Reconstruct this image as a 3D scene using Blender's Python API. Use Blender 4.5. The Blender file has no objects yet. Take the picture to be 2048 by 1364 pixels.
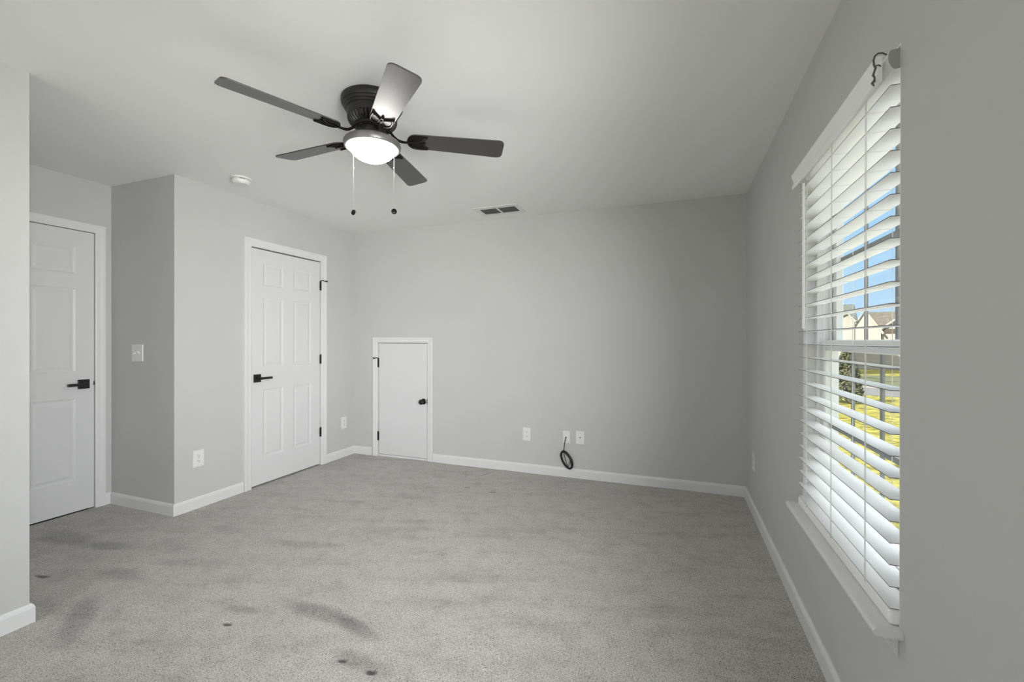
import bpy, bmesh, math, random
from mathutils import Vector, Matrix

random.seed(7)
C = bpy.context.scene.collection
R = math.radians

# ------------------------------------------------------------------ camera
IMG_W = 2048.0
F_PX, YAW, PITCH, ROLL, EYE = 873.2, 0.35641, 0.00121, 0.00119, 1.2565
cam_data = bpy.data.cameras.new('camera')
cam_data.sensor_width = 36.0
cam_data.lens = F_PX * 36.0 / IMG_W
cam_data.clip_start = 0.02
cam_data.clip_end = 2000
cam = bpy.data.objects.new('camera', cam_data)
C.objects.link(cam)
fw = Vector((-math.sin(YAW) * math.cos(PITCH), math.cos(YAW) * math.cos(PITCH), -math.sin(PITCH)))
rt = Vector((math.cos(YAW), math.sin(YAW), 0))
up = rt.cross(fw)
rt2 = rt * math.cos(ROLL) + up * math.sin(ROLL)
up2 = -rt * math.sin(ROLL) + up * math.cos(ROLL)
m = Matrix((rt2, up2, -fw)).transposed().to_4x4()
m.translation = Vector((0, 0, EYE))
cam.matrix_world = m
bpy.context.scene.camera = cam

# ------------------------------------------------------------------ world, sun, added fill lights, exposure
SKY_STRENGTH = 1.0
SUN_ENERGY = 13.0
SIDE_FILL_POWER = 31.0  # fill lights in the added window beside the camera
BACK_FILL_POWER = 19.0  # fill light in the added window behind the camera
SIDE_FILL_SOFT = 2.0
FILL_TILT = -0.06
FILL_SPREAD = 84
BOWL_EMISSION = 46.0
vs = bpy.context.scene.view_settings
vs.view_transform = 'Standard'
vs.look = 'None'
vs.gamma = 1.0
vs.use_curve_mapping = False
vs.exposure = 0.11
bpy.context.scene.cycles.use_denoising = True
bpy.context.scene.cycles.max_bounces = 12
bpy.context.scene.cycles.diffuse_bounces = 6
bpy.context.scene.cycles.transparent_max_bounces = 24
bpy.context.scene.cycles.sample_clamp_indirect = 6.0

world = bpy.data.worlds.new('sky')
bpy.context.scene.world = world
world.use_nodes = True
wn = world.node_tree
wn.nodes.clear()
w_out = wn.nodes.new('ShaderNodeOutputWorld')
w_bg = wn.nodes.new('ShaderNodeBackground')
w_bg.inputs['Strength'].default_value = SKY_STRENGTH
w_tc = wn.nodes.new('ShaderNodeTexCoord')
w_sep = wn.nodes.new('ShaderNodeSeparateXYZ')
w_ramp = wn.nodes.new('ShaderNodeValToRGB')
wn.links.new(w_tc.outputs['Generated'], w_sep.inputs[0])
wn.links.new(w_sep.outputs['Z'], w_ramp.inputs['Fac'])
cr = w_ramp.color_ramp
cr.elements[0].position = 0.0
cr.elements[0].color = (0.62, 0.82, 1.0, 1)
cr.elements[1].position = 0.9
cr.elements[1].color = (2.5, 2.55, 2.6, 1)
e = cr.elements.new(0.12); e.color = (0.48, 0.74, 1.0, 1)
e = cr.elements.new(0.33); e.color = (0.34, 0.64, 1.0, 1)
e = cr.elements.new(0.5); e.color = (2.5, 2.55, 2.6, 1)
wn.links.new(w_ramp.outputs['Color'], w_bg.inputs['Color'])
wn.links.new(w_bg.outputs[0], w_out.inputs['Surface'])

sun_data = bpy.data.lights.new('sun', 'SUN')
sun_data.energy = SUN_ENERGY
sun_data.angle = R(0.6)
sun_data.color = (1.0, 0.95, 0.86)
sun = bpy.data.objects.new('sun', sun_data)
C.objects.link(sun)
sun_dir = Vector((0.62, 0.45, -0.64)).normalized()        # over the house, from behind the camera
sun.rotation_euler = sun_dir.to_track_quat('-Z', 'Y').to_euler()
sun.location = (-6, -6, 12)

# ------------------------------------------------------------------ room dimensions (metres, floor z = 0)
H = 2.44
XR, YB = 0.541, 3.948          # right wall, back wall
XL = -3.346                    # closet wall on the left
XD, YA = -4.074, 2.079         # entry door wall, end of the entry nook
XN, YN = -2.684, 1.069         # near wall on the left and its corner
YREAR = -2.2                   # wall behind the camera
WY0, WY1, WZ0, WZ1 = 1.392, 2.293, 0.502, 2.020     # window opening in the right wall
RY0, RY1, RZ0, RZ1 = -0.40, 0.88, 0.50, 2.02        # added fill-light window, beside the camera


def area_light(name, loc, direction, sx, sy, power, color):
    d = bpy.data.lights.new(name, 'AREA')
    d.shape = 'RECTANGLE'
    d.size, d.size_y = sx, sy
    d.energy = power
    d.color = color
    o = bpy.data.objects.new(name, d)
    C.objects.link(o)
    o.location = loc
    o.rotation_euler = Vector(direction).to_track_quat('-Z', 'Y').to_euler()
    return o


BX0, BX1 = -2.35, -1.05                              # added fill-light window, in the wall behind the camera

# fill lights added in the made-up window beside the camera (outside its frame on the right)
for yy in (-0.26, 0.06, 0.38, 0.70):
    fill_strip = area_light('fill_light', (XR + 0.062, yy, 1.30), (-0.762, 0.648, FILL_TILT), 0.155, 0.95,
                     SIDE_FILL_POWER / 4, (0.99, 0.99, 1.0))
    fill_strip.data.spread = R(FILL_SPREAD)
area_light('soft_fill_light', (XR + 0.03, (RY0 + RY1) / 2, 0.75), (-1, 0, 0), RY1 - RY0 - 0.1, 0.45, SIDE_FILL_SOFT, (0.99, 0.99, 1.0))  # low soft fill, added in the same unseen window
# fill light added in the made-up window behind the camera
area_light('fill_light', ((BX0 + BX1) / 2, YREAR - 0.06, (RZ0 + RZ1) / 2), (0, 1, 0), BX1 - BX0 - 0.1, RZ1 - RZ0 - 0.1, BACK_FILL_POWER, (0.99, 0.99, 1.0))


# ------------------------------------------------------------------ materials
def new_mat(name):
    mt = bpy.data.materials.new(name)
    mt.use_nodes = True
    return mt, mt.node_tree.nodes, mt.node_tree.links, mt.node_tree.nodes['Principled BSDF']


def plain(name, col, rough=0.5, metal=0.0, spec=0.5, noise=0.0, nscale=30.0, bump=0.0, bscale=200.0, trans=0.0):
    mt, n, l, b = new_mat(name)
    b.inputs['Roughness'].default_value = rough
    b.inputs['Metallic'].default_value = metal
    b.inputs['Specular IOR Level'].default_value = spec
    b.inputs['Base Color'].default_value = (*col, 1)
    tc = n.new('ShaderNodeTexCoord')
    if noise:
        t = n.new('ShaderNodeTexNoise')
        t.inputs['Scale'].default_value = nscale
        t.inputs['Detail'].default_value = 3
        l.new(tc.outputs['Object'], t.inputs['Vector'])
        rp = n.new('ShaderNodeValToRGB')
        rp.color_ramp.elements[0].position = 0.3
        rp.color_ramp.elements[1].position = 0.7
        rp.color_ramp.elements[0].color = (*[c * (1 - noise) for c in col], 1)
        rp.color_ramp.elements[1].color = (*[min(1, c * (1 + noise)) for c in col], 1)
        l.new(t.outputs['Fac'], rp.inputs['Fac'])
        l.new(rp.outputs['Color'], b.inputs['Base Color'])
    if bump:
        t2 = n.new('ShaderNodeTexNoise')
        t2.inputs['Scale'].default_value = bscale
        t2.inputs['Detail'].default_value = 2
        l.new(tc.outputs['Object'], t2.inputs['Vector'])
        bp = n.new('ShaderNodeBump')
        bp.inputs['Strength'].default_value = bump
        bp.inputs['Distance'].default_value = 0.002
        l.new(t2.outputs['Fac'], bp.inputs['Height'])
        l.new(bp.outputs['Normal'], b.inputs['Normal'])
    return mt


M_WALL = plain('grey_wall_paint', (0.55, 0.55, 0.542), 0.6, spec=0.25, noise=0.015, nscale=2.0, bump=0.12, bscale=140)
M_CEIL = plain('ceiling_paint', (0.85, 0.85, 0.842), 0.8, spec=0.15, bump=0.10, bscale=160)
M_TRIM = plain('white_trim_paint', (0.72, 0.72, 0.715), 0.35, spec=0.4)
M_DOOR = plain('white_door_paint', (0.68, 0.683, 0.68), 0.38, spec=0.4)
M_BLACK = plain('black_hardware', (0.012, 0.011, 0.010), 0.38, spec=0.5)
M_PLATE = plain('white_plastic', (0.76, 0.76, 0.75), 0.35)
M_SLOT = plain('dark_slot', (0.02, 0.02, 0.02), 0.7)
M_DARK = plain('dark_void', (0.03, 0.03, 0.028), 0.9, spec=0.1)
M_BLIND = plain('white_slat_finish', (0.91, 0.91, 0.905), 0.4, spec=0.4)
M_CORD = plain('white_cord', (0.80, 0.79, 0.76), 0.7)
M_VINYL = plain('white_vinyl', (0.80, 0.80, 0.80), 0.35)
M_MUNTIN = plain('grey_grid_bar', (0.30, 0.29, 0.29), 0.5)
M_BRONZE = plain('oil_rubbed_bronze', (0.014, 0.013, 0.012), 0.45, metal=0.0, spec=0.4)
M_BRACKET = plain('glossy_black_iron', (0.010, 0.009, 0.009), 0.26, spec=0.06)
M_FITTER = plain('bronze_painted_bloom', (0.15, 0.147, 0.144), 0.38, metal=0.35, spec=0.8)  # lighter grey puts the lamp's bloom into the colour
M_CHAIN = plain('steel_chain', (0.5, 0.49, 0.47), 0.3, metal=0.8)
M_CABLE = plain('black_rubber', (0.008, 0.008, 0.008), 0.5)
M_VENT = plain('white_vent_enamel', (0.72, 0.72, 0.71), 0.4)
M_LOUVRE = plain('grey_louvre', (0.085, 0.085, 0.08), 0.6)


def blade_mat():
    mt, n, l, b = new_mat('dark_walnut_blade')
    tc = n.new('ShaderNodeTexCoord')
    mp = n.new('ShaderNodeMapping')
    mp.inputs['Scale'].default_value = (6, 90, 30)
    t = n.new('ShaderNodeTexNoise')
    t.inputs['Scale'].default_value = 1.0
    t.inputs['Detail'].default_value = 4
    rp = n.new('ShaderNodeValToRGB')
    rp.color_ramp.elements[0].color = (0.010, 0.009, 0.008, 1)
    rp.color_ramp.elements[1].color = (0.017, 0.015, 0.013, 1)
    l.new(tc.outputs['Object'], mp.inputs['Vector'])
    l.new(mp.outputs[0], t.inputs['Vector'])
    l.new(t.outputs['Fac'], rp.inputs['Fac'])
    l.new(rp.outputs['Color'], b.inputs['Base Color'])
    b.inputs['Roughness'].default_value = 0.36
    b.inputs['Specular IOR Level'].default_value = 0.2
    b.inputs['Coat Weight'].default_value = 1.0
    b.inputs['Coat Roughness'].default_value = 0.54
    b.inputs['Coat IOR'].default_value = 1.85
    return mt


M_BLADE = blade_mat()


def bowl_mat():
    mt = bpy.data.materials.new('frosted_glass')
    mt.use_nodes = True
    n, l = mt.node_tree.nodes, mt.node_tree.links
    n.clear()
    out = n.new('ShaderNodeOutputMaterial')
    df = n.new('ShaderNodeBsdfDiffuse')
    df.inputs['Color'].default_value = (0.85, 0.83, 0.80, 1)
    em = n.new('ShaderNodeEmission')
    em.inputs['Color'].default_value = (1.0, 0.965, 0.92, 1)
    em.inputs['Strength'].default_value = BOWL_EMISSION
    ad = n.new('ShaderNodeAddShader')
    l.new(df.outputs[0], ad.inputs[0])
    l.new(em.outputs[0], ad.inputs[1])
    l.new(ad.outputs[0], out.inputs['Surface'])
    return mt


M_BOWL = bowl_mat()


def glass_mat():
    mt = bpy.data.materials.new('window_glass')
    mt.use_nodes = True
    n, l = mt.node_tree.nodes, mt.node_tree.links
    n.clear()
    out = n.new('ShaderNodeOutputMaterial')
    tr = n.new('ShaderNodeBsdfTransparent')
    tr.inputs['Color'].default_value = (0.96, 0.98, 0.98, 1)
    gl = n.new('ShaderNodeBsdfGlossy')
    gl.inputs['Roughness'].default_value = 0.02
    mx = n.new('ShaderNodeMixShader')
    mx.inputs[0].default_value = 0.05
    l.new(tr.outputs[0], mx.inputs[1])
    l.new(gl.outputs[0], mx.inputs[2])
    l.new(mx.outputs[0], out.inputs['Surface'])
    return mt


M_GLASS = glass_mat()


def carpet_mat():
    mt, n, l, b = new_mat('grey_carpet_pile')
    b.inputs['Roughness'].default_value = 0.95
    b.inputs['Specular IOR Level'].default_value = 0.05
    b.inputs['Sheen Weight'].default_value = 0.15
    tc = n.new('ShaderNodeTexCoord')

    def noise(scale, detail, rough=0.5, mapscale=None, rot=0.0):
        t = n.new('ShaderNodeTexNoise')
        t.inputs['Scale'].default_value = scale
        t.inputs['Detail'].default_value = detail
        t.inputs['Roughness'].default_value = rough
        if mapscale:
            mp = n.new('ShaderNodeMapping')
            mp.vector_type = 'TEXTURE'
            mp.inputs['Scale'].default_value = [1.0 / q for q in mapscale]
            mp.inputs['Rotation'].default_value = (0, 0, rot)
            l.new(tc.outputs['Object'], mp.inputs['Vector'])
            l.new(mp.outputs[0], t.inputs['Vector'])
        else:
            l.new(tc.outputs['Object'], t.inputs['Vector'])
        return t.outputs['Fac']

    def ramp(fac, stops):
        r_ = n.new('ShaderNodeValToRGB')
        els = r_.color_ramp.elements
        els[0].position, els[0].color = stops[0][0], (*stops[0][1], 1)
        els[1].position, els[1].color = stops[-1][0], (*stops[-1][1], 1)
        for p_, c_ in stops[1:-1]:
            q = els.new(p_)
            q.color = (*c_, 1)
        l.new(fac, r_.inputs['Fac'])
        return r_.outputs['Color']

    def mul(a, c_):
        x = n.new('ShaderNodeMix')
        x.data_type = 'RGBA'
        x.blend_type = 'MULTIPLY'
        x.inputs[0].default_value = 1.0
        l.new(a, x.inputs[6])
        l.new(c_, x.inputs[7])
        return x.outputs[2]

    vor = n.new('ShaderNodeTexVoronoi')
    vor.inputs['Scale'].default_value = 270.0
    l.new(tc.outputs['Object'], vor.inputs['Vector'])
    tuft = ramp(vor.outputs['Distance'], [(0.0, (1.46, 1.46, 1.45)), (0.45, (1.26, 1.26, 1.25)), (0.85, (0.66, 0.66, 0.65))])
    yarn = ramp(noise(220, 3, 0.7), [(0.28, (0.19, 0.178, 0.165)), (0.45, (0.40, 0.388, 0.37)),
                                     (0.60, (0.50, 0.488, 0.468)), (0.75, (0.68, 0.665, 0.645))])
    brush = ramp(noise(1.0, 5, 0.66, (1.7, 8.5, 1.0), R(17)), [(0.28, (0.80, 0.80, 0.795)), (0.46, (0.975, 0.975, 0.975)), (0.7, (1.05, 1.05, 1.05))])
    patch = ramp(noise(9.0, 3, 0.6), [(0.25, (0.84, 0.84, 0.84)), (0.5, (1.0, 1.0, 1.0)), (0.8, (1.06, 1.06, 1.06))])
    col = mul(mul(mul(yarn, tuft), brush), patch)
    # matted and darker spots, dent and nap shade painted in: x, y, half length, half width, direction, tone
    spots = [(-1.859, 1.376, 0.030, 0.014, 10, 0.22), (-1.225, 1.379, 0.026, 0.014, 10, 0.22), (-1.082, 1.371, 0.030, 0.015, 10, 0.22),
             (-1.155, 1.395, 0.17, 0.050, -5, 0.72), (-1.52, 1.575, 0.30, 0.060, -2, 0.66), (-1.30, 1.550, 0.16, 0.045, -12, 0.66),
             (-1.90, 1.470, 0.12, 0.035, 8, 0.78), (-3.62, 1.610, 0.34, 0.10, 0, 0.76), (-3.22, 1.640, 0.20, 0.07, 15, 0.74),
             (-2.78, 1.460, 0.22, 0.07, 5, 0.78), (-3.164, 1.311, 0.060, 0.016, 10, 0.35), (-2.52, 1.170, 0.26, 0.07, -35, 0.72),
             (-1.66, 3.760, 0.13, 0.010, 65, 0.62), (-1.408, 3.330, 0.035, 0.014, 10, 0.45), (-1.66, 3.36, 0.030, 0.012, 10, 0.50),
             (-2.10, 2.080, 0.26, 0.050, 15, 0.86), (-2.56, 1.680, 0.30, 0.060, 20, 0.84), (-1.75, 2.45, 0.40, 0.060, 18, 0.88), (-0.9, 2.75, 0.45, 0.07, 20, 0.88)]
    ragged = noise(55, 3, 0.7)
    for sx, sy, hl, hw, ang, tone in spots:
        mp = n.new('ShaderNodeMapping')
        mp.vector_type = 'TEXTURE'
        mp.inputs['Location'].default_value = (sx, sy, 0)
        mp.inputs['Rotation'].default_value = (0, 0, R(ang))
        mp.inputs['Scale'].default_value = (hl, hw, 1.0)
        l.new(tc.outputs['Object'], mp.inputs['Vector'])
        gr = n.new('ShaderNodeTexGradient')
        gr.gradient_type = 'SPHERICAL'
        l.new(mp.outputs[0], gr.inputs['Vector'])
        mt_ = n.new('ShaderNodeMath')
        mt_.operation = 'MULTIPLY_ADD'
        l.new(ragged, mt_.inputs[0])
        mt_.inputs[1].default_value = 1.1
        mt_.inputs[2].default_value = -0.55
        ad_ = n.new('ShaderNodeMath')
        ad_.operation = 'MULTIPLY_ADD'
        l.new(mt_.outputs[0], ad_.inputs[0])
        l.new(gr.outputs['Fac'], ad_.inputs[1])
        l.new(gr.outputs['Fac'], ad_.inputs[2])
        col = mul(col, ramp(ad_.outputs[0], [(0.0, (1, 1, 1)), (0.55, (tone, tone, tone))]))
    l.new(col, b.inputs['Base Color'])
    bp = n.new('ShaderNodeBump')
    bp.inputs['Strength'].default_value = 0.7
    bp.inputs['Distance'].default_value = 0.006
    l.new(noise(240, 3, 0.7), bp.inputs['Height'])
    l.new(bp.outputs['Normal'], b.inputs['Normal'])
    return mt


M_CARPET = carpet_mat()
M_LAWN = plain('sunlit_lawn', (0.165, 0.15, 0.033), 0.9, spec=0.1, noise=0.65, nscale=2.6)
M_LAWN2 = plain('green_lawn_painted_shade', (0.075, 0.08, 0.045), 0.9, spec=0.1, noise=0.5, nscale=0.8)  # shade on the far grass is put into this darker colour
M_ROAD = plain('asphalt', (0.09, 0.087, 0.084), 0.9, noise=0.12, nscale=3)
M_BOUNCE = plain('pale_bounce_ground', (0.82, 0.82, 0.82), 0.9, noise=0.06, nscale=2)  # unseen pale ground, added to bounce light up to the slats
M_WALK = plain('concrete_walk', (0.28, 0.24, 0.21), 0.9, noise=0.12, nscale=2)
M_SIDING = plain('cream_siding', (0.30, 0.277, 0.235), 0.8, noise=0.14, nscale=1.2)
M_STUCCO = plain('pale_gable_siding', (0.335, 0.30, 0.265), 0.8, noise=0.05, nscale=2)
M_ROOF_B = plain('brown_shingles', (0.078, 0.066, 0.05), 0.9, noise=0.25, nscale=2.5)
M_ROOF_G = plain('grey_green_shingles', (0.11, 0.12, 0.107), 0.9, noise=0.2, nscale=2.5)
M_FASCIA = plain('cream_fascia', (0.36, 0.335, 0.29), 0.7)
M_PANE = plain('dark_house_pane', (0.05, 0.06, 0.07), 0.1)
M_BARK = plain('bark', (0.16, 0.12, 0.09), 0.9)
M_LEAF = plain('sparse_leaves', (0.30, 0.26, 0.14), 0.9, noise=0.3, nscale=2)


# ------------------------------------------------------------------ mesh builder
class MB:
    def __init__(self):
        self.v, self.f = [], []

    def add(self, vs_, fs_):
        o = len(self.v)
        self.v += [Vector(p) for p in vs_]
        self.f += [tuple(i + o for i in q) for q in fs_]
        return self

    def quad(self, a, b_, c_, d_):
        return self.add([a, b_, c_, d_], [(0, 1, 2, 3)])

    def box(self, x0, x1, y0, y1, z0, z1, mat=None):
        P = [Vector((x, y, z)) for z in (z0, z1) for y in (y0, y1) for x in (x0, x1)]
        if mat is not None:
            P = [mat @ p for p in P]
        return self.add(P, [(0, 2, 3, 1), (4, 5, 7, 6), (0, 1, 5, 4), (2, 6, 7, 3), (0, 4, 6, 2), (1, 3, 7, 5)])

    def rings(self, rings_, close=False, cap0=True, cap1=True):
        k = len(rings_[0])
        o = len(self.v)
        for r_ in rings_:
            self.v += [Vector(p) for p in r_]
        nr = len(rings_)
        for i in range(nr if close else nr - 1):
            a, b_ = o + i * k, o + ((i + 1) % nr) * k
            for j in range(k):
                self.f.append((a + j, a + (j + 1) % k, b_ + (j + 1) % k, b_ + j))
        if not close:
            if cap0:
                self.f.append(tuple(o + j for j in reversed(range(k))))
            if cap1:
                self.f.append(tuple(o + (nr - 1) * k + j for j in range(k)))
        return self

    def lathe(self, prof, center=(0, 0, 0), seg=48, mat=None, cap0=True, cap1=True):
        rs = []
        for r_, z in prof:
            ring = [Vector((r_ * math.cos(2 * math.pi * j / seg), r_ * math.sin(2 * math.pi * j / seg), z)) for j in range(seg)]
            if mat is not None:
                ring = [mat @ p for p in ring]
            rs.append([p + Vector(center) for p in ring])
        return self.rings(rs, cap0=cap0, cap1=cap1)

    def tube(self, pts, r_, seg=8, close=False, flat=None):
        pts = [Vector(p) for p in pts]
        n_ = len(pts)
        rs = []
        prev = None
        for i, p in enumerate(pts):
            a = pts[i - 1] if (i > 0 or close) else p
            b_ = pts[(i + 1) % n_] if (i < n_ - 1 or close) else p
            t = (b_ - a).normalized()
            if prev is None:
                u = t.orthogonal().normalized()
                if flat is not None:
                    u = (Vector(flat) - t * Vector(flat).dot(t)).normalized()
            else:
                u = (prev - t * prev.dot(t)).normalized()
            prev = u
            w = t.cross(u)
            rr = r_[i] if isinstance(r_, list) else r_
            ru, rw = rr if isinstance(rr, tuple) else (rr, rr)
            rs.append([p + u * (ru * math.cos(2 * math.pi * j / seg)) + w * (rw * math.sin(2 * math.pi * j / seg)) for j in range(seg)])
        return self.rings(rs, close=close)

    def sweep(self, pts, prof, fn, side=1):
        """pts: 2D polyline; prof: list of (offset, depth); fn(a, b, depth) -> xyz; mitred corners"""
        pts = [Vector(p) for p in pts]
        rs = []
        for i, p in enumerate(pts):
            d0 = (p - pts[i - 1]).normalized() if i > 0 else None
            d1 = (pts[i + 1] - p).normalized() if i < len(pts) - 1 else None
            if d0 is None:
                nn = Vector((-d1.y, d1.x)); sc_ = 1
            elif d1 is None:
                nn = Vector((-d0.y, d0.x)); sc_ = 1
            else:
                n0, n1 = Vector((-d0.y, d0.x)), Vector((-d1.y, d1.x))
                nn = (n0 + n1).normalized()
                sc_ = 1.0 / max(0.2, nn.dot(n0))
            ring = []
            for off, dep in prof:
                q = p + nn * (off * side * sc_)
                ring.append(fn(q.x, q.y, dep))
            rs.append(ring)
        return self.rings(rs)

    def build(self, name, mat, parent=None, smooth=False, bevel=0.0, loc=None, angle=38):
        me = bpy.data.meshes.new(name)
        base = Vector(loc) if loc is not None else Vector((0, 0, 0))
        pw = world_loc(parent) if parent is not None else Vector((0, 0, 0))
        o_world = base if loc is not None else pw
        me.from_pydata([tuple(p - o_world) for p in self.v], [], self.f)
        me.validate()
        bm_ = bmesh.new()
        bm_.from_mesh(me)
        bmesh.ops.recalc_face_normals(bm_, faces=bm_.faces)
        bm_.to_mesh(me)
        bm_.free()
        if smooth:
            for p in me.polygons:
                p.use_smooth = True
            me.set_sharp_from_angle(angle=R(angle))
        me.materials.append(mat)
        o = bpy.data.objects.new(name, me)
        C.objects.link(o)
        if parent is not None:
            o.parent = parent
        o.location = o_world - pw
        if bevel:
            b_ = o.modifiers.new('bevel', 'BEVEL')
            b_.width = bevel
            b_.segments = 2
            b_.limit_method = 'ANGLE'
            b_.angle_limit = R(40)
        return o


def world_loc(o):
    p = Vector((0, 0, 0))
    while o is not None:
        p = p + Vector(o.location)
        o = o.parent
    return p


def tag(o, label, cat, group=None, kind=None):
    o['label'] = label
    o['category'] = cat
    if group:
        o['group'] = group
    if kind:
        o['kind'] = kind
    return o


def thing(name, loc, label, cat, group=None, kind=None):
    o = bpy.data.objects.new(name, None)
    o.empty_display_size = 0.05
    C.objects.link(o)
    o.location = loc
    return tag(o, label, cat, group, kind)


def copy_tree(o, parent=None):
    c = o.copy()
    C.objects.link(c)
    if parent is not None:
        c.parent = parent
    for ch in list(o.children):
        copy_tree(ch, c)
    return c


# ------------------------------------------------------------------ room shell
def slab_wall(name, fn, a0, a1, z0, z1, thick, holes, mat, label):
    """fn(a, depth, z) -> xyz. holes: (a0, a1, z0, z1, through)"""
    As = sorted({a0, a1} | {h[0] for h in holes} | {h[1] for h in holes})
    Zs = sorted({z0, z1} | {h[2] for h in holes} | {h[3] for h in holes})
    As = [a for a in As if a0 <= a <= a1]
    Zs = [z for z in Zs if z0 <= z <= z1]
    mb = MB()

    def hole(i, j):
        if i < 0 or j < 0 or i >= len(As) - 1 or j >= len(Zs) - 1:
            return None
        ca, cz = (As[i] + As[i + 1]) / 2, (Zs[j] + Zs[j + 1]) / 2
        for h in holes:
            if h[0] < ca < h[1] and h[2] < cz < h[3]:
                return h
        return None

    for i in range(len(As) - 1):
        for j in range(len(Zs) - 1):
            p, q, s, t = As[i], As[i + 1], Zs[j], Zs[j + 1]
            h = hole(i, j)
            if h is None:
                mb.quad(fn(p, 0, s), fn(q, 0, s), fn(q, 0, t), fn(p, 0, t))
                mb.quad(fn(p, thick, s), fn(q, thick, s), fn(q, thick, t), fn(p, thick, t))
                for di, dj, ed in ((-1, 0, (p, s, p, t)), (1, 0, (q, s, q, t)), (0, -1, (p, s, q, s)), (0, 1, (p, t, q, t))):
                    ii, jj = i + di, j + dj
                    outside = ii < 0 or jj < 0 or ii >= len(As) - 1 or jj >= len(Zs) - 1
                    if outside or hole(ii, jj) is not None:
                        mb.quad(fn(ed[0], 0, ed[1]), fn(ed[2], 0, ed[3]), fn(ed[2], thick, ed[3]), fn(ed[0], thick, ed[1]))
            elif not h[4]:
                mb.quad(fn(p, thick, s), fn(q, thick, s), fn(q, thick, t), fn(p, thick, t))
    bmc = mb.build(name, mat)
    bm_ = bmesh.new()
    bm_.from_mesh(bmc.data)
    bmesh.ops.remove_doubles(bm_, verts=bm_.verts, dist=1e-5)
    bmesh.ops.recalc_face_normals(bm_, faces=bm_.faces)
    bm_.to_mesh(bmc.data)
    bm_.free()
    return tag(bmc, label, 'wall', kind='structure')


TW = 0.15
TWR = 0.124
# doors: opening rectangles
D2 = (2.680, 3.450, 2.048)            # closet door: y0, y1, top
D1 = (1.160, 1.975, 2.056)            # entry door
A3 = (-3.020, -2.404, 1.229)          # attic access door: x0, x1, top

slab_wall('wall_right', lambda a, d, z: (XR + d, a, z), YREAR - TW, YB + TW, -0.02, H + 0.02, TWR,
          [(WY0, WY1, WZ0 - 0.0, WZ1, True), (RY0, RY1, RZ0, RZ1, True)], M_WALL,
          'grey painted wall on the right with the window in it')
slab_wall('wall_back', lambda a, d, z: (a, YB + d, z), XL - TW, XR, -0.02, H + 0.02, TW,
          [(A3[0], A3[1], -0.02, A3[2], False)], M_WALL, 'grey painted far wall with the small attic door')
slab_wall('wall_left', lambda a, d, z: (XL - d, a, z), YA + TW, YB, -0.02, H + 0.02, TW,
          [(D2[0], D2[1], -0.02, D2[2], False)], M_WALL, 'grey painted left wall around the closet door')
slab_wall('wall_nook', lambda a, d, z: (a, YA + d, z), XD - TW, XL, -0.02, H + 0.02, TW, [], M_WALL,
          'narrow grey wall with the light switch at the end of the entry nook')
slab_wall('wall_entry', lambda a, d, z: (XD - d, a, z), YN - TW, YA, -0.02, H + 0.02, TW,
          [(D1[0], D1[1], -0.02, D1[2], False)], M_WALL, 'grey painted wall around the entry door at far left')
tag(MB().box(XD - TW, XN, YREAR - TW, YN, -0.02, H + 0.02).build('wall_near', M_WALL),
    'grey painted wall end closest to the camera on the left', 'wall', kind='structure')
slab_wall('wall_rear', lambda a, d, z: (a, YREAR - d, z), XN, XR, -0.02, H + 0.02, TW,
          [(BX0, BX1, RZ0, RZ1, True)], M_WALL, 'grey painted wall behind the camera')
tag(MB().box(XD - TW, XR + TW, YREAR - TW, YB + TW, H, H + 0.2).build('ceiling', M_CEIL),
    'pale grey painted ceiling', 'ceiling', kind='structure')


# carpet: a dense sheet near the camera so its dents and ripples have shape
def carpet():
    dents = [(-1.859, 1.376, 0.035, 0.012), (-1.225, 1.379, 0.033, 0.013), (-1.082, 1.371, 0.035, 0.014), (-3.164, 1.311, 0.05, 0.012)]
    xs, ys = [], []
    x = XD - 0.01
    while x < XR + 0.005:
        xs.append(x); x += 0.03
    xs.append(XR + 0.005)
    y = YREAR
    while y < YB + 0.005:
        ys.append(y); y += 0.018 if 0.5 < y < 1.7 else 0.06
    ys.append(YB + 0.005)
    rnd = random.Random(3)
    waves = [(rnd.uniform(0, 6.28), rnd.uniform(2, 9), rnd.uniform(2, 9), rnd.uniform(0, 6.28)) for _ in range(6)]

    def hgt(px, py):
        z = 0.0
        for a, kx, ky, ph in waves:
            z += 0.0006 * math.sin(kx * px + ky * py + ph)
        # long crease curving through the foreground
        z += 0.006 * math.exp(-((py - (1.60 - 0.9 * (px + 1.5) ** 2)) / 0.05) ** 2) * math.exp(-((px + 1.48) / 0.30) ** 2)
        for dx, dy, rr, dep in dents:
            z -= dep * math.exp(-(((px - dx) / rr) ** 2 + ((py - dy) / (rr * 0.6)) ** 2))
        return min(0.004, z)

    mb = MB()
    nx, ny = len(xs), len(ys)
    mb.v = [Vector((a, b_, hgt(a, b_))) for b_ in ys for a in xs]
    mb.f = [(j * nx + i, j * nx + i + 1, (j + 1) * nx + i + 1, (j + 1) * nx + i) for j in range(ny - 1) for i in range(nx - 1)]
    o = mb.build('floor', M_CARPET, smooth=True)
    return tag(o, 'grey cut pile carpet covering the floor', 'carpet', kind='structure')


carpet()
tag(MB().box(XD - TW, XR + TW, YREAR - TW, YB + TW, -0.25, -0.03).build('floor_slab', M_DARK), 'subfloor under the carpet', 'floor', kind='structure')

# baseboards
BB = [(0, 0.0), (0.014, 0.0), (0.014, 0.066), (0.011, 0.076), (0.005, 0.085), (0, 0.085)]
flr = lambda a, b_, d: (a, b_, d)


def baseboard(name, pts, side, label):
    o = MB().sweep(pts, BB, flr, side).build(name, M_TRIM, smooth=False)
    return tag(o, label, 'baseboard', kind='structure')


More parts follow.
